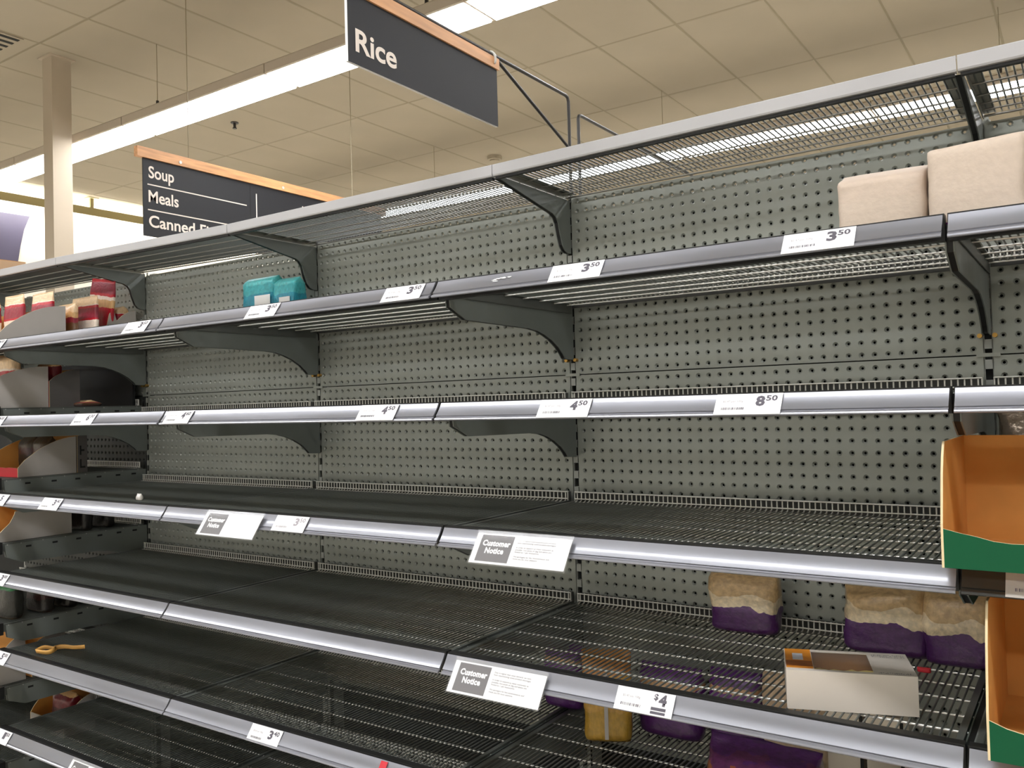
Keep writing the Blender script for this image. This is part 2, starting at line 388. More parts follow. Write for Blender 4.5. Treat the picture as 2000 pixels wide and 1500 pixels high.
for k in range(-4, 3):
    nmx = {-4: 'at the hidden left end', -3: 'left of the far left bay', -2: 'between far left and left bays', -1: 'between left and centre bays', 0: 'between centre and right bays', 1: 'between right and far right bays', 2: 'right of the far right bay'}[k]
    t = thing('shelf_upright', 'grey slotted steel upright ' + nmx, 'upright', (k * W, 0, 0))
    mb = MB(); z = .12; sl, pt = .0205, .0381
    hw, hs, yb = .016, .0062, .03
    while z < 1.925:
        z2 = min(z + pt, 1.93)
        mb.add([(-hw, .004, z), (-hs, .004, z), (-hs, .004, z2), (-hw, .004, z2)], [(0, 1, 2, 3)])
        mb.add([(hs, .004, z), (hw, .004, z), (hw, .004, z2), (hs, .004, z2)], [(0, 1, 2, 3)])
        mb.add([(-hs, .0005, z), (hs, .0005, z), (hs, .0005, z2 - sl), (-hs, .0005, z2 - sl)], [(0, 1, 2, 3)])
        mb.add([(-hs, .0005, z2 - sl), (hs, .0005, z2 - sl), (hs, yb, z2 - sl), (-hs, yb, z2 - sl)], [(0, 1, 2, 3)])
        mb.add([(-hs, .0005, z), (-hs, yb, z), (hs, yb, z), (hs, .0005, z)], [(0, 1, 2, 3)])
        z += pt
    mb.box(-hw, yb, .0, hw, yb + .03, 1.93)
    obj('slotted_face', mb, M_post, t)
    obj('slot_shade', MB().box(-hs, .012, .12, hs, .029, 1.92), M_dark, t)  # black box painting the shade inside the slots
    obj('seam_clip', MB().box(-.02, -.003, SEAM - .0035, .02, .001, SEAM + .0035), M_panel, t)
tag(obj('base_plinth', MB().box(-4 * W, -.52, 0, 2 * W, .03, .13).box(-4 * W, -.535, .0, 2 * W, -.52, .15), M_frame), 'grey steel base deck at the foot of the shelves', 'shelf base')

# ------------------------------------------------------------------ shelves
XROWS = [-.487, -.445, -.376, -.302, -.230, -.160, -.095, -.035]
def wire_parts(y0, yb, rows, zs, fence):
    """zs = top of the wires (local z); returns mesh, fence"""
    a = MB(); r = .0017; rx = .0019; n = 78; f = MB()
    for i in range(n):
        x = .0165 + (W - .033) * i / (n - 1)
        a.tube([(x, y0, zs - r), (x, yb - (.008 if fence else 0), zs - r)], r, 5)
        if fence:
            f.tube([(x, yb - .010, zs - r), (x, yb - .001, zs - r + .0003), (x, yb + .004, zs + .001), (x, yb + .0055, zs + .005), (x, yb + .0055, zs + fence)], .0017, 5)
    for y in rows: a.tube([(.006, y, zs - 2 * r - rx), (W - .006, y, zs - 2 * r - rx)], rx, 6, 1)
    if fence:
        f.tube([(.010, yb + .0025, zs + fence - .001), (W - .010, yb + .0025, zs + fence - .001)], .0016, 5)
        f.tube([(.010, yb + .0025, zs + .005), (W - .010, yb + .0025, zs + .005)], .0016, 5)
        for x in (.010, W - .010): f.tube([(x, yb + .0045, zs - .004), (x, yb + .0045, zs + fence)], .0016, 5)
    return a, f
zs = -.0015
a, f = wire_parts(-.506, -.030, XROWS, zs, .0225)
WIRE = a.mesh('wire_mesh', [M_wire, M_cross]); FENCE = f.mesh('back_fence', M_fence)
a1, _ = wire_parts(-.318, -.008, [-.267, -.204, -.137, -.086, -.046], -.009, 0)
a1.tube([(.006, -.012, -.0165), (W - .006, -.012, -.0165)], .0024, 6, 1)
WIRE1 = a1.mesh('wire_mesh', [M_wire, M_cross1])
def frame_mesh(y0, y1, zt, wd, dp, m):
    mb = MB()
    mb.box(.0075, y0, zt - dp, .0095, y1, zt); mb.box(.0095, y0, zt - .0022, wd, y1, zt)
    ns = int((y1 - y0) / .076)
    def slots(q, xa, xb):
        if dp > .02:
            for i in range(ns): q.box(xa, y0 + .04 + i * .076, zt - .016, xb, y0 + .062 + i * .076, zt - .011, 1)
    slots(mb, .0071, .0078); me1 = mb.mesh('side_frame', [m, M_brkin]); mb2 = MB()
    mb2.box(W - .0095, y0, zt - dp, W - .0075, y1, zt); mb2.box(W - wd, y0, zt - .0022, W - .0095, y1, zt)
    slots(mb2, W - .0078, W - .0071); return me1, mb2.mesh('side_frame', [m, M_brkin])
FR = frame_mesh(-.505, -.015, zs, .016, .024, M_frame); FR1 = frame_mesh(-.316, -.008, -.009, .028, .012, M_frame1)
REARP = MB().box(.010, -.0125, -.012, W - .010, -.0105, .019).mesh('rear_plate', M_rearp)
RAIL = MB().box(.002, -D + .0015, -.034, W - .002, -D + .018, .0035).mesh('front_rail', M_rail)
def strip_mesh(tilt, m):
    """sloping price strip; profile hangs from its top edge at (-D, 0)"""
    L = math.hypot(A_, B_); ux, uz = -A_ / L, -B_ / L; nx, nz = -B_ / L, A_ / L     # down the strip, outward normal
    face = [(.0302 * k / 8, .0016 - .0011 * math.sin(math.pi * k / 8)) for k in range(9)]
    pr = [(0, 0)] + face + [(.0312, -.0006), (.0325, -.0006), (.0335, .0012), (.0365, .0022), (.0388, .0020), (L, .0012), (L, -.001), (.036, -.0022), (.0, -.0022)]
    ct, st = math.cos(math.radians(tilt)), math.sin(math.radians(tilt))
    def P2(sd, n):
        y, z = sd * ux + n * nx, sd * uz + n * nz
        return (-D + y * ct - z * st, y * st + z * ct)
    mb = MB().prism([P2(sd, n) for sd, n in pr][::-1], .0035, W - .0035, 0)
    fr = [P2(sd, n + .0002) for sd, n in face]; xs = (.0036, W - .0036)
    mb.add([(x, *q) for q in fr for x in xs], [(2 * k, 2 * k + 1, 2 * k + 3, 2 * k + 2) for k in range(8)], 0, True)
    return mb.mesh('price_strip', m)
LIP1 = MB().prism([(-.323, 0), (-.3245, -.002), (-.3245, -.0225), (-.323, -.0255), (-.312, -.0262), (-.312, -.0235), (-.3205, -.022), (-.3205, -.003), (-.312, -.002), (-.312, 0)], .001, W - .001, 0).mesh('front_lip', M_lip)
RAIL1 = MB().box(.004, -.318, -.031, W - .004, -.309, -.0265).mesh('lip_seal', M_rail)
TILT = {(2, -2): 1, (2, -1): 0, (2, 0): -1, (2, 1): 3, (3, -1): 1, (3, 0): 0, (3, -2): -2, (4, -2): 1, (4, -1): 1, (4, 0): 2, (5, -1): -1, (5, 0): 1, (6, -1): -3, (5, -2): -1}
strips = {}
FULL = {(2, -3): 'holding red and cream pouches', (2, -2): 'empty', (2, -1): 'bare along the black sign side', (2, 0): 'holding a beige bag', (2, 1): 'holding a tall beige bag',
        (3, -3): 'holding grey cartons', (4, -3): 'holding a red fronted carton', (5, -3): 'holding a beige carton', (4, 1): 'holding a brown and green carton', (5, 1): 'holding a second brown carton',
        (5, 0): 'holding rice bags and a white box', (6, 0): 'crowded with yellow and purple bags', (2, -2): 'holding two teal packs', (6, -2): 'with a loose tan strap', (4, -2): 'with a white scrap'}
for s in range(1, 9):
    for b in range(-4, 2):
        if (b == -4 and s > 1) or (s == 8 and b != -3): continue
        if s == 7 and b == 1: continue
        st = FULL.get((s, b), 'empty')
        if (s, b) == (2, -1): st = 'empty'
        t = thing('wire_shelf', f'charcoal wire shelf {st}, {ORD[s]} level of the {BAY[b]}', 'shelf', (b * W, 0, zl(s, b)))
        if s == 1:
            t.location.z += SAG[b]; t.rotation_euler.y = -(SAG[b + 1] - SAG[b]) / W
            obj('wire_mesh', WIRE1, parent=t, kind='stuff'); obj('front_lip', LIP1, parent=t); obj('lip_seal', RAIL1, parent=t)
            for m_ in FR1: obj('side_frame', m_, parent=t)
        else:
            obj('wire_mesh', WIRE, parent=t, kind='stuff'); obj('back_fence', FENCE, parent=t, kind='stuff'); obj('front_rail', RAIL, parent=t); obj('rear_plate', REARP, parent=t)
            for m_ in FR: obj('side_frame', m_, parent=t)
            tl = TILT.get((s, b), 0); dk = (s, b) == (4, 1)
            key = (tl, dk)
            if key not in strips: strips[key] = strip_mesh(tl, M_strip_d if dk else M_strip)
            obj('price_strip', strips[key], parent=t)

# ------------------------------------------------------------------ brackets
PB = [(-.494, -.006), (-.4925, -.0245), (-.489, -.046), (-.44, -.068), (-.2, -.072), (-.165, -.0755), (-.135, -.083), (-.105, -.094), (-.075, -.110), (-.055, -.126), (-.045, -.1365), (-.004, -.1385), (-.004, -.006)]
PT = [(-.311, -.0262), (-.29, -.030), (-.19, -.0475), (-.085, -.066), (-.070, -.073), (-.060, -.086), (-.052, -.113), (-.042, -.138), (-.031, -.149), (-.018, -.153), (-.002, -.153), (-.002, -.022), (-.29, -.022)]
def bracket_meshes(P, cx, cz):
    pl = MB().prism(P, -.0062, -.0042, 0).mesh('side_plate', M_brk); pr = MB().prism(P, .0042, .0062, 0).mesh('side_plate', M_brk)
    ins = [(cx + (p[0] - cx) * .992, cz + (p[1] - cz) * .975) for p in P]
    co = MB().prism(ins, -.0042, .0042, 0).mesh('gap_shade', M_brkin)  # black core put in for the shade between the side plates
    return pl, pr, co
BR = bracket_meshes(PB, -.15, -.045); BT = bracket_meshes(PT, -.08, -.06)
SLOTS = MB()
for yy in (-.43, -.345, -.265, -.19, -.12, -.06): SLOTS.box(-.0066, yy, -.0225, .0066, yy + .017, -.0165)
SLOTS = SLOTS.mesh('slot_row', M_brkin)
peg = MB().tube([(0, -.012, 0), (0, .004, 0)], .0045, 8).mesh('peg', M_brass)
JN = {-3: 'left of the far left bay', -2: 'between far left and left bays', -1: 'between left and centre bays', 0: 'between centre and right bays', 1: 'between right and far right bays'}
def bracket(s, x, z, label):
    t = thing('shelf_bracket', label, 'bracket', (x, 0, z + (SAG[round(x / W)] if s == 1 else 0)))
    for m_, n_ in zip(BT if s == 1 else BR, ('side_plate', 'side_plate', 'gap_shade')): obj(n_, m_, parent=t)
    if s > 1: obj('slot_row', SLOTS, parent=t, kind='stuff')
    if s == 2:
        for dx in (-.0125, .0125): obj('peg', peg, parent=t, loc=(dx, 0, -.139))
for s in range(1, 8):
    for k in range(-2, 2): bracket(s, k * W, ZL[s], f'charcoal steel bracket under the {ORD[s]} shelf, {JN[k]}')
for s in range(1, 9):
    bracket(s, -3 * W, ZFAR[s], f'charcoal steel bracket at the left end of the far left {ORD[s]} shelf')
    if s > 2: bracket(s, -2 * W - .0132, ZFAR[s], f'charcoal steel bracket at the right end of the far left {ORD[s]} shelf')

# ------------------------------------------------------------------ price tickets and notices
L_ = math.hypot(A_, B_)
SX = Vector((1, 0, 0)); SY = Vector((0, A_ / L_, B_ / L_)); SN = SX.cross(SY)
if SN.y > 0: SN = -SN
def strip_frame(s, x, d, off, tilt=0):
    """origin on strip of shelf s: x along, d down the slope, off outwards"""
    p = Vector((x, -D, ZL[s])) - SY * d + SN * off
    return p, Matrix((SX, SY, SN)).transposed().to_euler()
CARD = MB().box(0, 0, 0, .104, .0385, .0005).mesh('ticket_card', M_white)
CARDG = MB().box(0, 0, 0, .104, .0385, .0005).mesh('ticket_card', M_greyc)
def barcode(w, h, seed):
    r = random.Random(seed); mb = MB(); x = 0
    while x < w:
        bw = r.choice((.0006, .0006, .0011, .0016)); mb.add([(x, 0, .0008), (x + bw, 0, .0008), (x + bw, h, .0008), (x, h, .0008)], [(0, 1, 2, 3)]); x += bw + r.choice((.0006, .001, .0015))
    return mb
def ticket(s, x, big, small, label, sub='$0.47 per 100g', ink=None, grey=False, tilt=0, bars=False, faint=False):
    p, e = strip_frame(s, x, .0395, .0032)
    t = thing('price_ticket', label, 'price ticket', p, e, 'price tickets on the shelf strips')
    obj('card', CARDG if grey else CARD, parent=t)
    ik = ink or M_ink
    if big and not bars:
        obj('price_figure', shift(text(big, ik, height=.0195, width=.0145 * len(big), bold=.045), .064, .0145, .0006), parent=t)
        if small: obj('price_cents', shift(text(small, ik, height=.0105, width=.0175, bold=.03), .0795, .0240, .0006), parent=t)
    if bars:
        obj('price_figure', shift(text('4', ik, height=.019, width=.014, bold=.05), .077, .0165, .0006), parent=t)
        obj('price_currency', shift(text('$', ik, height=.012, width=.0075, bold=.03), .068, .0235, .0006), parent=t)
        obj('price_bar', MB().box(.066, .0085, .0006, .092, .0135, .0009).box(.066, .0025, .0006, .092, .0068, .0009), M_ink, t)
    if not faint:
        obj('unit_price', shift(text(sub, M_inkl, width=.032, bold=.0), .012, .0215, .0006), parent=t)
    obj('barcode', barcode(.036, .0045, int(x * 1000) + s), M_inkl if faint else M_ink, t, kind='stuff').location = (.011, .0085, 0)
T = [
 (2, -1.812, '3', '50', 'price ticket reading 3.50 on the second shelf strip, cut by the left edge'),
 (2, -1.055, '3', '50', 'price ticket reading 3.50 just right of the red and cream pouches'),
 (2, -.556, '3', '50', 'price ticket reading 3.50 directly below the two teal packs'),
 (2, -.130, '3', '50', 'price ticket reading 3.50 on the second shelf strip left of its centre bracket'),
 (2, .270, '3', '50', 'price ticket reading 3.50 on the second shelf strip, right of its centre bracket'),
 (2, .6805, '3', '50', 'large looking price ticket reading 3.50 below the beige bag on the second shelf'),
 (3, -1.819, '3', '00', 'price ticket reading 3.00 on the third shelf strip, cut by the left edge'),
 (3, -1.313, '6', '30', 'price ticket reading 6.30 on the third shelf strip'),
 (3, -.880, '4', '60', 'price ticket reading 4.60 at the left end of the centre bay strip'),
 (3, -.207, '4', '50', 'price ticket reading 4.50 at the right end of the centre bay strip'),
 (3, .238, '4', '50', 'price ticket reading 4.50 above a bracket in the right bay'),
 (3, .567, '8', '50', 'price ticket reading 8.50 above the lone rice bag, third shelf strip'),
 (4, -1.807, '5', '', 'price ticket at the left edge of the fourth shelf strip, beside the glare'),
 (4, -1.497, '3', '40', 'glaring price ticket on the fourth shelf strip below the red fronted carton'),
 (4, -.477, '3', '50', 'washed out price ticket right of the left customer notice'),
 (4, .955, '', '', 'grey double price ticket under the brown and green carton'),
 (5, -1.813, '3', '00', 'price ticket on the fifth shelf strip, cut by the left edge'),
 (5, .376, '4', '', 'price ticket reading $4 with two grey bars on the fifth shelf strip'),
 (6, -1.817, '5', '00', 'price ticket below the tan strap, cut by the left edge'),
 (6, -.578, '3', '40', 'price ticket reading 3.40 on the sixth shelf strip'),
 (7, -1.811, '1', '50', 'price ticket on the lowest shelf strip in the bottom left corner')]
for s, x, bg, sm, lb in T:
    ticket(s, x, bg, sm, 'white ' + lb if 'grey double' not in lb else lb, grey=(s, bg) == (4, ''), bars=(s, x) == (5, .376), faint=(s == 4 and x > -1 and x < 0), ink=M_inkl if (s == 4 and -1 < x < 0) else None,
           sub='$0.40 per 100g' if s == 5 else '$0.47 per 100g')
# second line of the grey double ticket
CW, CH = .207, .0675
card_me = MB().box(.0015, .001, 0, CW - .0015, CH - .0065, .0006).mesh('notice_card', M_white)
hold = MB(); hold.box(0, 0, .0008, CW, CH, .0018); hold.box(0, 0, -.0018, CW, CH, -.0008); hold.box(0, -.0012, -.0018, CW, .0, .0018)
hold_me = hold.mesh('acrylic_holder', M_clear)
BODY = ('Due to higher than usual demand, we have\nbeen experiencing some product shortages.\n\nIn order to support as many customers as\npossible, rice packs of 2kg and above are\n'
        'limited to 1 per transaction.\n\nWe apologise for the inconvenience and\nthank you for your patience.')
head_me = text('Customer\nNotice', M_white, width=.062, height=.027, bold=.045, align='CENTER', lines=.95, track=1.06)
body_me = text(BODY, M_ink, width=.082, height=.040)
def notice(s, x, d, rotz, label, dark=True, body=True, loc=None):
    p, e = strip_frame(s, x, d + CH, .0075)
    t = thing('customer_notice', label, 'notice', p, e, 'customer notices clipped to the shelf strips')
    obj('acrylic_holder', hold_me, parent=t)
    obj('card', card_me, parent=t)
    g = MB().box(.0135, .005, .0006, .086, CH - .0095, .00075)
    obj('grey_heading', g, M_notice, t)
    h = obj('heading_text', head_me, parent=t); h.location = (.0195, .021, .00085)
    if body:
        bt = obj('body_text', body_me, parent=t); bt.location = (.095, .0125, .0008)
    t.rotation_euler.rotate_axis('Z', rotz)
    return t
notice(4, -.722, .002, 0.0, 'washed out customer notice, leftmost one on the fourth shelf strip', body=False)
notice(4, .093, .002, 0, 'white customer notice at the middle of the fourth shelf strip')
notice(5, .033, .003, 0, 'white customer notice on the fifth shelf strip above the sixth shelf')
notice(7, -1.352, .0, 0, 'customer notice at the bottom edge, on the lowest strip')

# ------------------------------------------------------------------ hanging signs
RX = Matrix(((0, 0, 1), (1, 0, 0), (0, 1, 0))).to_euler()      # text X -> +Y, text Y -> +Z, normal -> +X
sg = thing('rice_sign', 'black hanging board reading Rice under a pine batten', 'sign', (0, -.528, 2.02))
bm_ = MB(); bm_.box(-.003, -.228, 0, .003, .228, .128)
me = bm_.mesh('board', [M_sign, M_signe]); me.polygons[2].material_index = 1; me.polygons[0].material_index = 1; me.polygons[4].material_index = 1
obj('board', me, parent=sg)
obj('batten', MB().box(-.007, -.232, .126, .007, .233, .1505), M_wood, sg)
o = obj('lettering', text('Rice', M_signw, width=.108, height=.042, bold=.022, res=6), parent=sg, loc=(.0034, -.2095, .023), rot=RX)
hg = thing('sign_hanger', 'bent black rod bracket carrying the Rice sign above the uprights', 'sign bracket', (0, .0165, 1.93))
obj('rod', MB().tube([(0, 0, -.1), (0, 0, .235), (0, -.004, .2445), (0, -.014, .2475), (0, -.80, .2465)], .0042, 8), M_rod, hg)
obj('brace', MB().tube([(0, -.004, .118), (0, -.316, .243)], .0038, 8), M_rod, hg)
def ring(y):
    mb = MB(); pts = [(.0 + .011 * math.sin(t), y + .0045 * math.sin(t * .5), 2.166 + .016 * math.cos(t)) for t in [2 * math.pi * i / 14 for i in range(15)]]
    mb.tube(pts, .0026, 6, caps=False); return mb
tag(obj('hook_ring', ring(-.318), M_clip), 'clear plastic ring tying the Rice sign batten to the rod', 'ring')
h2 = thing('sign_hanger', 'plain bent black rod rising behind the top shelf, without a sign', 'sign bracket', (0, .064, 1.93))
obj('rod', MB().tube([(0, 0, -.1), (0, 0, .205), (0, .004, .2135), (0, .014, .216), (0, .75, .214)], .0042, 8), M_rod, h2)

ss = thing('aisle_sign', 'black aisle sign listing Soup, Meals and Canned Fish below a pine batten', 'sign', (-3.0, 1.67, 2.344))
b2 = MB(); b2.box(-.004, -.904, 0, .004, .904, .41); obj('board', b2, M_sign, ss)
obj('batten', MB().box(-.016, -.941, .41, .016, .941, .463), M_wood, ss)
for yy in (-.69, .02, .7): obj('screw', MB().tube([(.012, yy, .428), (.0195, yy, .428)], .009, 8), M_fence, ss)
def stext(s, w, h, y, z): obj('lettering', text(s, M_signw, width=w, height=h, bold=.018, res=5), parent=ss, loc=(.0045, y - 1.67, z - 2.344), rot=RX)
stext('Soup', .150, .084, .797, 2.633); stext('Meals', .178, .064, .795, 2.524); stext('Canned Fish', .445, .064, .795, 2.393)
for z, y1 in ((2.618, 1.425), (2.484, 1.425)): obj('rule_line', MB().box(.004, .79 - 1.67, z - 2.344 - .003, .0052, y1 - 1.67, z - 2.344 + .003), M_signw, ss)
for y in (1.496, 1.855): obj('rule_line', MB().box(.004, y - 1.67 - .0035, .0, .0052, y - 1.67 + .0035, .356 if y < 1.6 else .345), M_signw, ss)
obj('panel_seam', MB().box(.0035, 1.452 - 1.67 - .0015, 0, .0046, 1.452 - 1.67 + .0015, .41), M_dark, ss)
for y in (1.043, 2.3): obj('cable', MB().tube([(0, y - 1.67, .463), (0, y - 1.67, ZC - 2.344)], .0025, 5), M_cable, ss)

# ------------------------------------------------------------------ goods: builders
def pouch_mb(w, d, h, seed=0, flat=.80, wr=.004, back=0.0, nu=32, nv=18, slump=0.0, taper=0.0, p=3.2):
    """pillow bag standing at the origin: rounded foot, full belly, flat sealed top"""
    mb = MB(); rows = []
    for j in range(nv + 1):
        t = j / nv
        if t < .08: k = .62 + .38 * math.sin(t / .08 * math.pi / 2)
        elif t < flat: k = 1 - .08 * abs((t - .4))
        else: k = max(.04, (1 - .03) * (1 - ((t - flat) / (1 - flat)) ** 1.3))
        ww = w / 2 * (1 - taper * t) * (.93 + .07 * min(1, t / .08)); row = []
        for i in range(nu):
            q = 2 * math.pi * i / nu; c, s = math.cos(q), math.sin(q); e = 2 / p
            x = ww * math.copysign(abs(c) ** e, c); y = d / 2 * k * math.copysign(abs(s) ** e, s) + back * max(0, t - flat) / (1 - flat)
            z = h * t
            n = noise.noise_vector(Vector((x * 22 + seed * 7.3, y * 22 + seed, z * 22)))
            n2 = noise.noise_vector(Vector((x * 60 + seed * 3.1, y * 50, z * 60 + seed)))
            g = min(1, t * 8)
            x += (n.x * wr + n2.x * wr * .4) * g; y += (n.y * wr + n2.y * wr * .5) * (g if k > .1 else .6); z += n.z * wr * .5 * g
            z -= slump * t * (x / w) * h * .4
            row.append((x, y, max(0.0, z)))
        rows.append(row)
    v = [q for r in rows for q in r]
    f = [(j * nu + i, j * nu + (i + 1) % nu, (j + 1) * nu + (i + 1) % nu, (j + 1) * nu + i) for j in range(nv) for i in range(nu)]
    mb.add(v, f + [tuple(range(nu))[::-1], tuple(range(nv * nu, (nv + 1) * nu))], 0, True)
    return mb
def pouch(name, label, cat, loc, w, d, h, m, rot=(0, 0, 0), group=None, **k):
    o = obj(name, pouch_mb(w, d, h, **k), m, loc=loc, rot=rot)
    return tag(o, label, cat, group)
def box_mesh_label(o, x0, y, z0, x1, z1, m, name='label'):
    return obj(name, MB().box(x0, y - .0008, z0, x1, y, z1), m, o)

def carton(name, label, x1, w, y0, y1, z, hf, hb, out, front, curve=None, th=.003, group=None, wave=0, inner=None, dip=0.0):
    """shelf-ready display tray: low front, side panels swept up to a tall back; x1 = right outer face"""
    inner = inner or M_kraft
    t = thing(name, label, 'carton', (x1, y0, z), group=group); dp = y1 - y0; r = random.Random(int(abs(x1 * 997 + y0 * 131)))
    if curve is None: curve = [(i / 9, math.sin(i / 9 * math.pi / 2) ** .8) for i in range(10)]
    top = [(u * dp, hf + (hb - hf) * v + (r.uniform(-1, 1) * wave)) for u, v in curve]
    prof = [(0, 0)] + [(dp, 0)] + top[::-1]
    for xx, lo_m, hi_m in ((-th, 1, 0), (-w, 0, 1)):
        obj('side_panel', MB().prism(prof, xx, xx + th, 0, 2, lo_m, hi_m).mesh('side_panel', [out, inner, M_torn]), parent=t)
    n = 12; fp = [(-w + th, 0), (-th, 0)] + [(-th - (w - 2 * th) * i / n, hf - dip * math.sin(math.pi * i / n) ** .7 + r.uniform(-1, 1) * wave) for i in range(n + 1)]
    obj('front_panel', MB().prism(fp, 0, th, 1, 2, 0, 1).mesh('front_panel', [front, inner, M_torn]), parent=t)
    hb2 = top[-1][1]
    me = MB().box(-w + th, dp - th, 0, -th, dp, hb2).mesh('back_panel_board', [inner]); obj('rear_panel', me, parent=t)
    obj('base_panel', MB().box(-w + th, th, 0, -th, dp - th, th), inner, t)
    return t

Z = {s: ZL[s] - .0012 for s in ZL}; ZF = {s: ZFAR[s] - .0012 for s in ZFAR}
CREAM = srgb(232, 200, 158); CREAM2 = srgb(214, 172, 120); REDP = srgb(188, 30, 48); REDD = srgb(150, 48, 66); PALE = srgb(238, 222, 205)
M_p1 = band_mat('cream and red pouch', [(0, PALE), (.20, REDP), (.26, REDD), (.58, REDP), (.68, PALE), (.72, CREAM)], wob=.03)
M_p6 = band_mat('banded pouch', [(0, PALE), (.52, REDP), (.56, REDD), (.76, REDP), (.81, PALE), (.83, CREAM)], wob=.02)
M_p2 = band_mat('red pouch', [(0, CREAM2), (.30, REDP), (.6, CREAM2), (.71, PALE), (.76, REDP), (.80, REDD), (.95, REDP)], wob=.025)
M_p3 = band_mat('picture pouch', [(0, srgb(60, 40, 34)), (.35, srgb(110, 76, 48)), (.52, REDD), (.64, CREAM2), (.78, CREAM)], wob=.12, nscale=3)
M_p4 = band_mat('green pouch', [(0, srgb(40, 40, 36)), (.5, srgb(44, 44, 40)), (.78, srgb(16, 104, 52))], wob=.04)
M_p5 = band_mat('dark red pouch', [(0, srgb(80, 30, 34)), (.6, srgb(112, 24, 34)), (.9, CREAM2)], wob=.05)
M_teal = band_mat('teal pack', [(0, srgb(0, 120, 150)), (.40, srgb(10, 140, 165)), (.66, srgb(58, 172, 180)), (.86, srgb(80, 184, 186))], wob=.12, nscale=3, var=.2)
M_beige = band_mat('beige paper bag', [(0, srgb(204, 187, 170)), (.5, srgb(203, 185, 168))], rough=.6, var=.04, coat=.0, bump=.15)
M_beigep = band_mat('beige bag with purple foot', [(0, srgb(120, 40, 120)), (.03, srgb(204, 187, 170))], rough=.6, var=.04, coat=0, wob=.004, bump=.15)
PUR = srgb(84, 38, 104); RICE = srgb(205, 176, 132)
M_rice = band_mat('purple rice bag', [(0, PUR), (.40, srgb(226, 206, 172)), (.58, srgb(196, 164, 118)), (.95, srgb(205, 60, 40))], wob=.17, nscale=2.2, var=.22, coat=.5, rough=.3, bump=.4)
M_rice2 = band_mat('purple bag', [(0, PUR), (.52, srgb(92, 40, 112)), (.72, srgb(190, 150, 110)), (.8, PUR)], wob=.06, var=.2, coat=.5, rough=.3)
M_yel = band_mat('yellow rice bag', [(0, srgb(176, 138, 48)), (.35, srgb(188, 146, 66)), (.75, srgb(176, 120, 62))], wob=.14, nscale=3, var=.2, coat=.6, rough=.25)
M_patt = band_mat('purple brown patterned bag', [(0, PUR), (.34, srgb(120, 70, 44)), (.48, srgb(150, 84, 52)), (.6, srgb(98, 46, 90)), (.8, PUR)], wob=.3, nscale=5, var=.3, coat=.5, rough=.3)
M_beige2 = band_mat('beige rice bag', [(0, srgb(206, 182, 152)), (.6, srgb(198, 172, 140))], wob=.05, var=.12)
M_silver = mat('silver brown foil', srgb(168, 152, 134), 0.25, metal=.7, var=.2, vscale=14, bump=.5, bscale=30)
M_offw = mat('off white pack', srgb(224, 214, 196), 0.5, var=.04)

# ---- far left bay, second shelf
carton('display_tray', 'grey display tray with a swept side holding red and cream pouches, second shelf', -1.84, .46, -.492, -.272, Z[2], .028, .136, M_cgrey, M_red, wave=.0006)
G1 = 'red and cream pouches on the second shelf'
pouch('cream_pouch', 'cream topped red pouch at the very left of the grey display tray', 'pouch', (-2.232, -.33, Z[2] + .003), .11, .022, .186, M_p6, group=G1, seed=1, flat=.7, p=4, wr=.0022)
pouch('cream_pouch', 'cream topped red pouch in the middle of the grey display tray', 'pouch', (-2.098, -.315, Z[2] + .003), .135, .022, .19, M_p6, group=G1, seed=2, flat=.7, p=4, wr=.0022)
pouch('cream_pouch', 'cream topped red pouch at the right end of the grey display tray', 'pouch', (-1.914, -.31, Z[2] + .003), .136, .022, .182, M_p6, group=G1, seed=3, flat=.7, p=4, wr=.0022)
pouch('picture_pouch', 'pouch with a dark food picture, between the grey tray and the red pouch', 'pouch', (-1.915, -.228, Z[2]), .125, .035, .152, M_p3, group=G1, seed=4, flat=.88)
pouch('red_pouch', 'upright pouch with cream top, red middle and cream foot at the shelf corner', 'pouch', (-1.888, -.176, Z[2]), .160, .022, .180, M_p6, group=G1, seed=5, flat=.7, p=4, wr=.0022)
pouch('red_pouch', 'tall red pouch leaning behind the others, touching the bracket', 'pouch', (-1.905, -.118, Z[2]), .150, .02, .250, M_p2, rot=(0, math.radians(9), 0), group=G1, seed=6, flat=.8, p=4, wr=.002)
carton('display_tray', 'torn pale grey display tray beside the upright, second shelf', -1.815, .2, -.155, -.028, Z[2], .06, .135, M_cgrey, M_cgrey,
       curve=[(0, -.6), (.1, .0), (.2, .75), (.28, .95), (.36, .8), (.42, .45), (.6, .75), (.8, .95), (1, 1)], wave=.001)
for i, (xx, ww) in enumerate(((-1.958, .085), (-1.893, .04), (-1.849, .04))):
    pouch('small_pouch', 'small cream topped red pouch in the torn tray, ' + ('left one', 'middle one', 'right one')[i], 'pouch', (xx, -.066, Z[2] + .003), ww, .05, .148, M_p6, group=G1, seed=8 + i, flat=.92, p=5)
# ---- third shelf
M_black = band_mat('black pouch', [(0, srgb(34, 30, 28)), (.5, srgb(60, 30, 30)), (.7, srgb(70, 58, 44))], wob=.12, nscale=4, var=.3)
carton('display_tray', 'pale grey display tray at the left edge of the third shelf', -1.84, .3, -.495, -.334, ZF[3], .098, .137, M_cgrey, M_red, wave=.0005)
carton('display_tray', 'dark grey display tray behind the pale one, third shelf', -1.84, .3, -.330, -.226, ZF[3], .088, .13, M_cdark, M_red, wave=.0005)
for i, (xx, yy) in enumerate(((-1.91, -.43), (-2.03, -.43), (-1.93, -.285))):
    pouch('red_pouch', 'red pouch with cream top under the third shelf bracket, ' + ('front right', 'front left', 'rear')[i], 'pouch', (xx, yy, ZF[3] + .003), .115, .05, .172 - .02 * (i == 2), M_p1 if i < 2 else M_p5, seed=20 + i, group='red pouches on the third shelf', flat=.9)
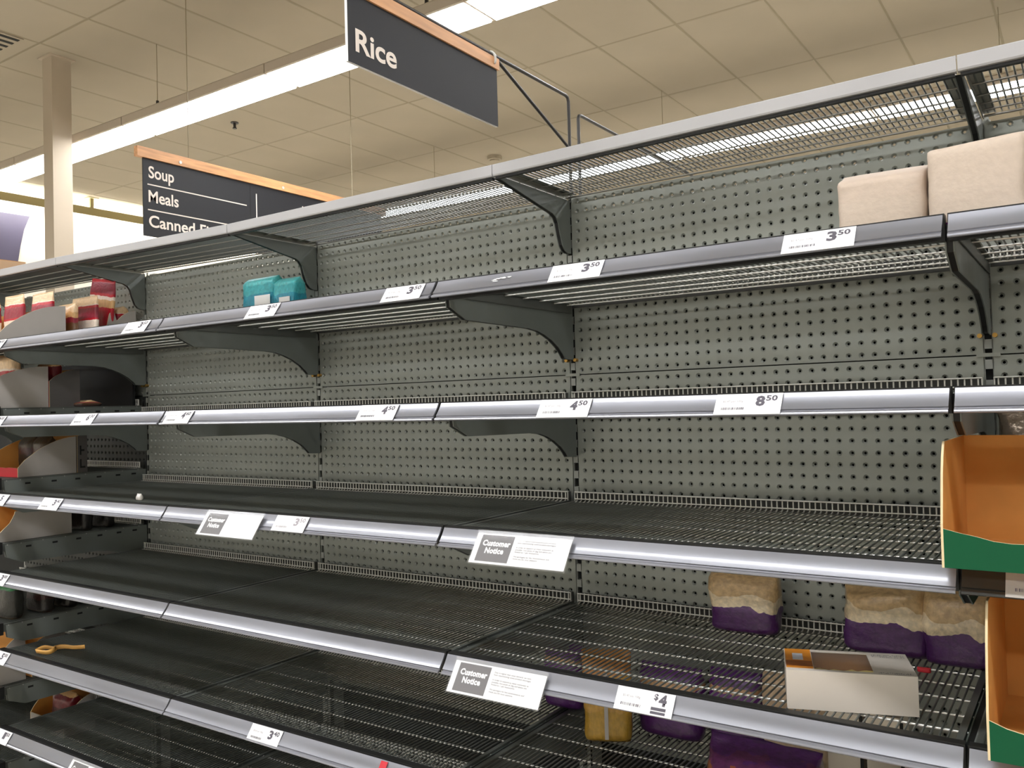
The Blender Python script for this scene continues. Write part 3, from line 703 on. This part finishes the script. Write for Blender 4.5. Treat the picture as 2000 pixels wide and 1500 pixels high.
pouch('flat_packet', 'flat yellowish packet lying on the third shelf behind the trays', 'packet', (-1.86, -.20, ZF[3]), .09, .10, .022, M_p3, seed=31, flat=.5, wr=.002)
tag(obj('added_dark_board', MB().box(-2.66, -.040, ZF[3], -1.825, -.030, ZF[3] + .165), mat('black board', srgb(20, 20, 20), .8)), 'added black board darkening the back of the far left third shelf', 'board')  # made-up board, added to darken this stretch of the back
# ---- fourth shelf
carton('display_tray', 'beige display tray with quarter round side and red front, fourth shelf', -1.84, .26, -.436, -.243, ZF[4], .03, .124, M_cgrey, M_red, wave=.0008)
o = carton('stock_carton', 'plain dark carton with black lettering behind the quarter round tray', -1.84, .24, -.238, -.204, ZF[4], .125, .130, M_cdark, M_cdark)
obj('letter_mark', MB().box(.0002, .008, .015, .0012, .013, .045).box(.0002, .013, .015, .0012, .026, .021).box(.0002, .008, .06, .0012, .013, .092).box(.0002, .013, .073, .0012, .024, .079), M_dark, o)
for i, xx in enumerate((-1.93, -2.03)):
    pouch('dark_pouch', 'dark red pouch standing in the quarter round tray, ' + ('right one', 'left one')[i], 'pouch', (xx, -.30, ZF[4] + .003), .095, .06, .125, M_black, seed=35 + i, group='dark red pouches on the fourth shelf')
# ---- fifth shelf
carton('display_tray', 'beige display tray with a cut corner, fifth shelf at the left edge', -1.84, .26, -.495, -.262, ZF[5], .03, .095, M_cgrey, M_red, curve=[(0, .0), (.14, .45), (.2, .85), (.21, .98), (1, 1)], wave=.0008)
for i, yy in enumerate((-.20, -.12)):
    pouch('dark_pouch', 'dark pouch behind the cut corner tray, ' + ('front one', 'rear one')[i], 'pouch', (-1.90, yy, ZF[5]), .12, .05, .12, M_black, seed=41 + i, group='dark pouches on the fifth shelf')
# ---- lower shelves of the far left bay
pouch('green_pouch', 'black pouch with a green top on the sixth shelf, cut by the left edge', 'pouch', (-1.905, -.44, ZF[6]), .13, .06, .118, M_p4, seed=44)
for i, yy in enumerate((-.34, -.26)):
    pouch('dark_pouch', 'dark pouch on the far left sixth shelf, ' + ('nearer the green one', 'farther from the green one')[i], 'pouch', (-1.90, yy, ZF[6]), .12, .06, .085, M_black, seed=45 + i)
carton('display_tray', 'beige tray under the sixth shelf bracket, cut by the left edge', -1.84, .25, -.500, -.42, ZF[7], .09, .148, M_cgrey, M_kraft, wave=.0006)
carton('display_tray', 'beige tray behind the one below the sixth shelf bracket', -1.84, .25, -.40, -.29, ZF[7], .10, .135, M_cgrey, M_kraft, wave=.0006)
carton('display_tray', 'small beige tray low in the far left bay, below the tan strap', -1.84, .22, -.30, -.19, ZF[8], .05, .125, M_cgrey, M_cgrey)
pouch('dark_pouch', 'dark red pouch in the small beige tray low in the far left bay', 'pouch', (-1.92, -.245, ZF[8] + .003), .13, .06, .13, M_p5, seed=47)
pouch('dark_pouch', 'dark red pouch on the base deck under the lowest shelf', 'pouch', (-1.55, -.44, .131), .14, .08, .19, M_p5, seed=48)

# ---- teal packs
t1 = pouch('teal_pack', 'larger teal pack, left of the pair on the second shelf', 'pack', (-1.022, -.10, Z[2]), .142, .06, .166, M_teal, seed=51, flat=.9, wr=.003, p=6)
box_mesh_label(t1, -.004, -.0325, .062, .066, .106, M_white)
t2 = pouch('teal_pack', 'smaller teal pack, right of the pair on the second shelf', 'pack', (-.906, -.10, Z[2]), .095, .06, .152, M_teal, seed=52, flat=.88, wr=.003, p=6)
box_mesh_label(t2, -.010, -.0325, .058, .036, .092, M_white)

# ---- beige bags
pouch('beige_bag', 'plain beige bag with folded top on the second shelf, the shorter one', 'bag', (.800, -.40, Z[2]), .127, .07, .112, M_beige, seed=61, flat=.80, back=.028, wr=.0025, p=7)
pouch('beige_bag', 'plain beige bag with folded top on the second shelf, the taller one at the edge', 'bag', (.931, -.42, Z[2]), .124, .075, .128, M_beigep, seed=62, flat=.88, back=.02, wr=.0025, p=7, slump=-.1)
pouch('red_packet', 'reddish packet right of the tall beige bag, cut by the edge', 'packet', (1.06, -.40, Z[2]), .125, .06, .115, M_p5, seed=63)

# ---- cardboard display boxes at the right
BC = [(0, .06), (.03, .3), (.07, .62), (.11, .82), (.15, .95), (.17, 1.0), (.6, 1.0), (1, .99)]
c1 = carton('display_box', 'brown cardboard display box with a low green front, upper one at the right edge', 1.125, .241, -.562, -.30, ZL[4] + .0042, .052, .166, M_green, M_green, curve=BC, wave=.0012, dip=.016)
c2 = carton('display_box', 'brown cardboard display box with a low green front, lower one in the bottom right corner', 1.175, .246, -.562, -.28, ZL[5] + .0042, .052, .196, M_green, M_green, curve=BC, wave=.0012, dip=.02)
pouch('foil_bag', 'crumpled silver brown foil bag poking out of the upper cardboard box', 'bag', (1.015, -.22, Z[4]), .17, .10, .218, M_silver, seed=65, flat=.7, wr=.007)

# ---- rice bags on the fifth shelf
GR = 'purple and cream rice bags on the fifth shelf'
pouch('rice_bag', 'purple and cream rice bag standing alone by the back fence', 'rice bag', (.445, -.078, Z[5]), .142, .075, .128, M_rice, seed=71, flat=.82, wr=.006, group=GR, p=4)
pouch('rice_bag', 'slumped purple and cream rice bag behind the white box', 'rice bag', (.728, -.10, Z[5]), .150, .085, .138, M_rice, seed=73, flat=.78, wr=.009, group=GR, slump=-.5, p=4)
pouch('rice_bag', 'purple and cream rice bag beside the lower cardboard box', 'rice bag', (.850, -.118, Z[5]), .118, .08, .138, M_rice, seed=75, flat=.8, wr=.007, group=GR, p=4)
tag(obj('red_scrap', pouch_mb(.022, .01, .008, seed=9, wr=.002, nu=12, nv=6), M_red, loc=(.80, -.20, Z[5])), 'small red scrap behind the white box', 'scrap')

# ---- sixth shelf, right: packs seen below and through the fifth shelf
pouch('yellow_bag', 'yellow brown rice bag with a pale seam below the fifth strip', 'rice bag', (.170, -.185, Z[6]), .104, .07, .19, M_yel, rot=(0, 0, math.radians(25)), seed=81, wr=.004, p=4)
obj('seam_tape', MB().box(-.006, -.0375, .01, .002, -.0355, .15), M_greyc, bpy.data.objects['yellow_bag'])
G6 = 'purple bags on the sixth shelf'
pouch('purple_bag', 'purple bag left of the yellow bag on the sixth shelf', 'rice bag', (-.012, -.06, Z[6]), .10, .06, .15, M_rice2, seed=82, group=G6)
pouch('purple_bag', 'purple bag right of the yellow bag on the sixth shelf', 'rice bag', (.280, -.095, Z[6]), .142, .075, .15, M_rice2, seed=83, group=G6)
pouch('purple_bag', 'second purple bag right of the yellow bag on the sixth shelf', 'rice bag', (.415, -.065, Z[6]), .112, .07, .15, M_rice2, seed=84, group=G6)
pouch('beige_bag', 'dull beige rice bag partly hidden by the fifth strip', 'rice bag', (.550, -.098, Z[6]), .135, .075, .17, M_beige2, seed=85)
pouch('patterned_bag', 'purple bag with a brown pattern lying at the bottom edge', 'rice bag', (.545, -.285, Z[6]), .20, .17, .10, M_patt, seed=86, flat=.5, wr=.006)
pouch('purple_bag', 'purple bag under the white box on the sixth shelf', 'rice bag', (.78, -.33, Z[6]), .15, .15, .10, M_patt, seed=87, flat=.5, group=G6)
for i, xx in enumerate((.668, .735)):
    t = thing('white_pack', 'narrow off white pack at the bottom edge, ' + ('left one', 'right one')[i], 'pack', (xx, -.19, Z[6]))
    obj('pack_body', MB().box(-.030, -.03, 0, .030, .03, .16), M_offw, t); obj('pack_fold', MB().box(.026, -.032, 0, .0315, -.0295, .16), M_dark, t)
pouch('patterned_bag', 'brown and purple bag on the lowest shelf seen through the sixth', 'rice bag', (.36, -.30, Z[7]), .22, .16, .11, M_patt, seed=88, flat=.5)
pouch('patterned_bag', 'brown and purple bag on the lowest shelf, left of its twin', 'rice bag', (.10, -.30, Z[7]), .20, .16, .11, M_patt, seed=89, flat=.5)

# ---- white windowed box on the fifth shelf
wb = thing('noodle_box', 'white box with a window over yellow noodles, askew on the fifth shelf', 'box', (.649, -.488, Z[5]), (0, 0, math.radians(18.2)))
bw, bd, bh = .188, .116, .060; wx0, wx1, wy0, wy1 = .042, .128, .010, .106
M_box = mat('white carton board', srgb(206, 197, 186), 0.5, var=.03, vscale=12)
bx = MB(); bx.box(0, 0, 0, bw, .0012, bh); bx.box(0, bd - .0012, 0, bw, bd, bh); bx.box(0, .0012, 0, .0012, bd - .0012, bh); bx.box(bw - .0012, .0012, 0, bw, bd - .0012, bh); bx.box(.0012, .0012, 0, bw - .0012, bd - .0012, .0012)
bx.box(.0012, .0012, bh - .0012, wx0, bd - .0012, bh); bx.box(wx1, .0012, bh - .0012, bw - .0012, bd - .0012, bh)
bx.box(wx0, .0012, bh - .0012, wx1, wy0, bh); bx.box(wx0, wy1, bh - .0012, wx1, bd - .0012, bh)
obj('carton_body', bx, M_box, wb)
obj('inner_lining', MB().box(.002, bd - .004, .002, bw - .002, bd - .002, bh - .003).box(.002, .002, .002, bw - .002, bd - .004, .02), mat('brown lining', srgb(128, 92, 60), .8), wb)
nd = MB(); nu_, nv_ = 40, 24; vv = []
for j in range(nv_ + 1):
    for i in range(nu_ + 1):
        x = .004 + (bw - .008) * i / nu_; y = .004 + (bd - .012) * j / nv_
        vv.append((x, y, .0535 + .0035 * noise.noise(Vector((x * 28, y * 30, 2))) + .0011 * math.sin(x * 260 + 3 * noise.noise(Vector((x * 40, y * 40, 0)))) - .027 * (j / nv_) ** 2))
nd.add(vv, [(j * (nu_ + 1) + i, j * (nu_ + 1) + i + 1, (j + 1) * (nu_ + 1) + i + 1, (j + 1) * (nu_ + 1) + i) for j in range(nv_) for i in range(nu_)], 0, True)
obj('noodles', nd, mat('yellow noodles', srgb(238, 214, 124), .5, var=.1, vscale=40), wb)
obj('window_film', MB().box(wx0, wy0, bh - .0009, wx1, wy1, bh - .0006), mat('window film', (.9, .9, .9, 1), .05, alpha=.04, spec=.1), wb)
M_or = mat('orange print', srgb(226, 142, 34), .45, var=.12, vscale=30)
obj('orange_label', MB().box(.001, .012, bh, wx0 - .001, bd - .001, bh + .0003), M_or, wb)
obj('brown_print', MB().box(.001, .022, bh + .0003, wx0 - .001, .05, bh + .0005), mat('brown print', srgb(150, 84, 30), .5, var=.2, vscale=60), wb)
obj('pale_print', MB().box(.012, .055, bh + .0003, .028, .09, bh + .0005), mat('pale blue print', srgb(206, 206, 214), .5, var=.2, vscale=60), wb)
pm = MB(); rr = random.Random(4)
for j in range(5):
    for i in range(16):
        x = wx1 + .006 + i * .0031 + rr.uniform(0, .001); y = (.006, .009, .097, .102, .091)[j]
        if rr.random() < .8: pm.add([(x, y, bh + .0003), (x + .002, y, bh + .0003), (x + .002, y + rr.uniform(.001, .003), bh + .0003), (x, y + .0015, bh + .0003)], [(0, 1, 2, 3)])
obj('label_print', pm, M_ink, wb, kind='stuff')

# ---- strap loop, scraps
st = MB(); path = []
for i in range(26):
    q = i / 25 * 2 * math.pi * 1.15 + .6
    path.append((.030 * math.cos(q), .026 * math.sin(q), .004 + .002 * math.sin(3 * q)))
tail = [(path[-1][0] + .012 * k, path[-1][1] + .006 * math.sin(k * .9) + .006 * k, .004) for k in range(1, 8)]
path += tail
def ribbon(path, h, th=.0012, lean=.3):
    mb = MB(); L = []
    for i, p in enumerate(path):
        a = Vector(path[max(0, i - 1)]); b = Vector(path[min(len(path) - 1, i + 1)]); d = (b - a).normalized(); n = Vector((-d.y, d.x, 0)).normalized(); P = Vector(p)
        tw = lean * math.sin(i * .35); u = (Vector((0, 0, 1)) + n * tw).normalized()
        L.append([P, P + u * h, P + u * h + n * th, P + n * th])
    v = [q for r in L for q in r]
    mb.add(v, [(i * 4 + j, i * 4 + (j + 1) % 4, (i + 1) * 4 + (j + 1) % 4, (i + 1) * 4 + j) for i in range(len(path) - 1) for j in range(4)] + [(0, 1, 2, 3), tuple(len(v) - 4 + k for k in (3, 2, 1, 0))], 0, True)
    return mb
tag(obj('packing_strap', ribbon(path, .013), mat('tan strap', srgb(222, 168, 88), .45, var=.1), loc=(-1.625, -.462, Z[6]), rot=(0, 0, .15)), 'looped tan packing strap lying on the sixth shelf', 'strap')
tag(obj('plastic_scrap', pouch_mb(.022, .014, .018, seed=3, wr=.004, nu=14, nv=7, flat=.4), mat('pale plastic', srgb(205, 200, 192), .3, coat=.4), loc=(-1.148, -.445, Z[4])), 'crumpled pale plastic scrap on the fourth shelf', 'scrap')
tc = thing('storage_carton', 'tan carton standing on the top shelf at the left edge', 'carton', (-2.56, -.15, ZL[1] + .0075))
obj('carton_body', MB().box(-.09, -.06, 0, .085, .06, .089), mat('tan carton board', srgb(206, 170, 134), .7), tc)
obj('carton_flap', MB().box(-.09, -.06, .0895, -.002, .06, .091).box(.0, -.06, .0895, .085, .06, .091), M_kraft, tc)

# ---- small marks on the strips
p, e = strip_frame(6, -.175, .0385, .0034)
tag(obj('red_tag', MB().box(0, 0, 0, .018, .036, .0006), M_red, loc=p, rot=e), 'small red tag on the sixth shelf strip at the bottom edge', 'tag')
def residue(s_, x, d, w, h, seed, label):
    r = random.Random(seed); mb = MB(); p, e = strip_frame(s_, x, d, .0030)
    for i in range(6):
        cx, cy = r.uniform(0, w), r.uniform(0, h); n = 7
        mb.prism([(cx + (.3 + .7 * r.random()) * w * .16 * math.cos(6.283 * k / n), cy + (.3 + .7 * r.random()) * h * .3 * math.sin(6.283 * k / n)) for k in range(n)], 0, .0003, 2)
    tag(obj('tape_residue', mb, M_white, loc=p, rot=e, kind='stuff'), label, 'residue')
residue(2, .135, .020, .05, .008, 3, 'white tape residue on the second shelf strip')
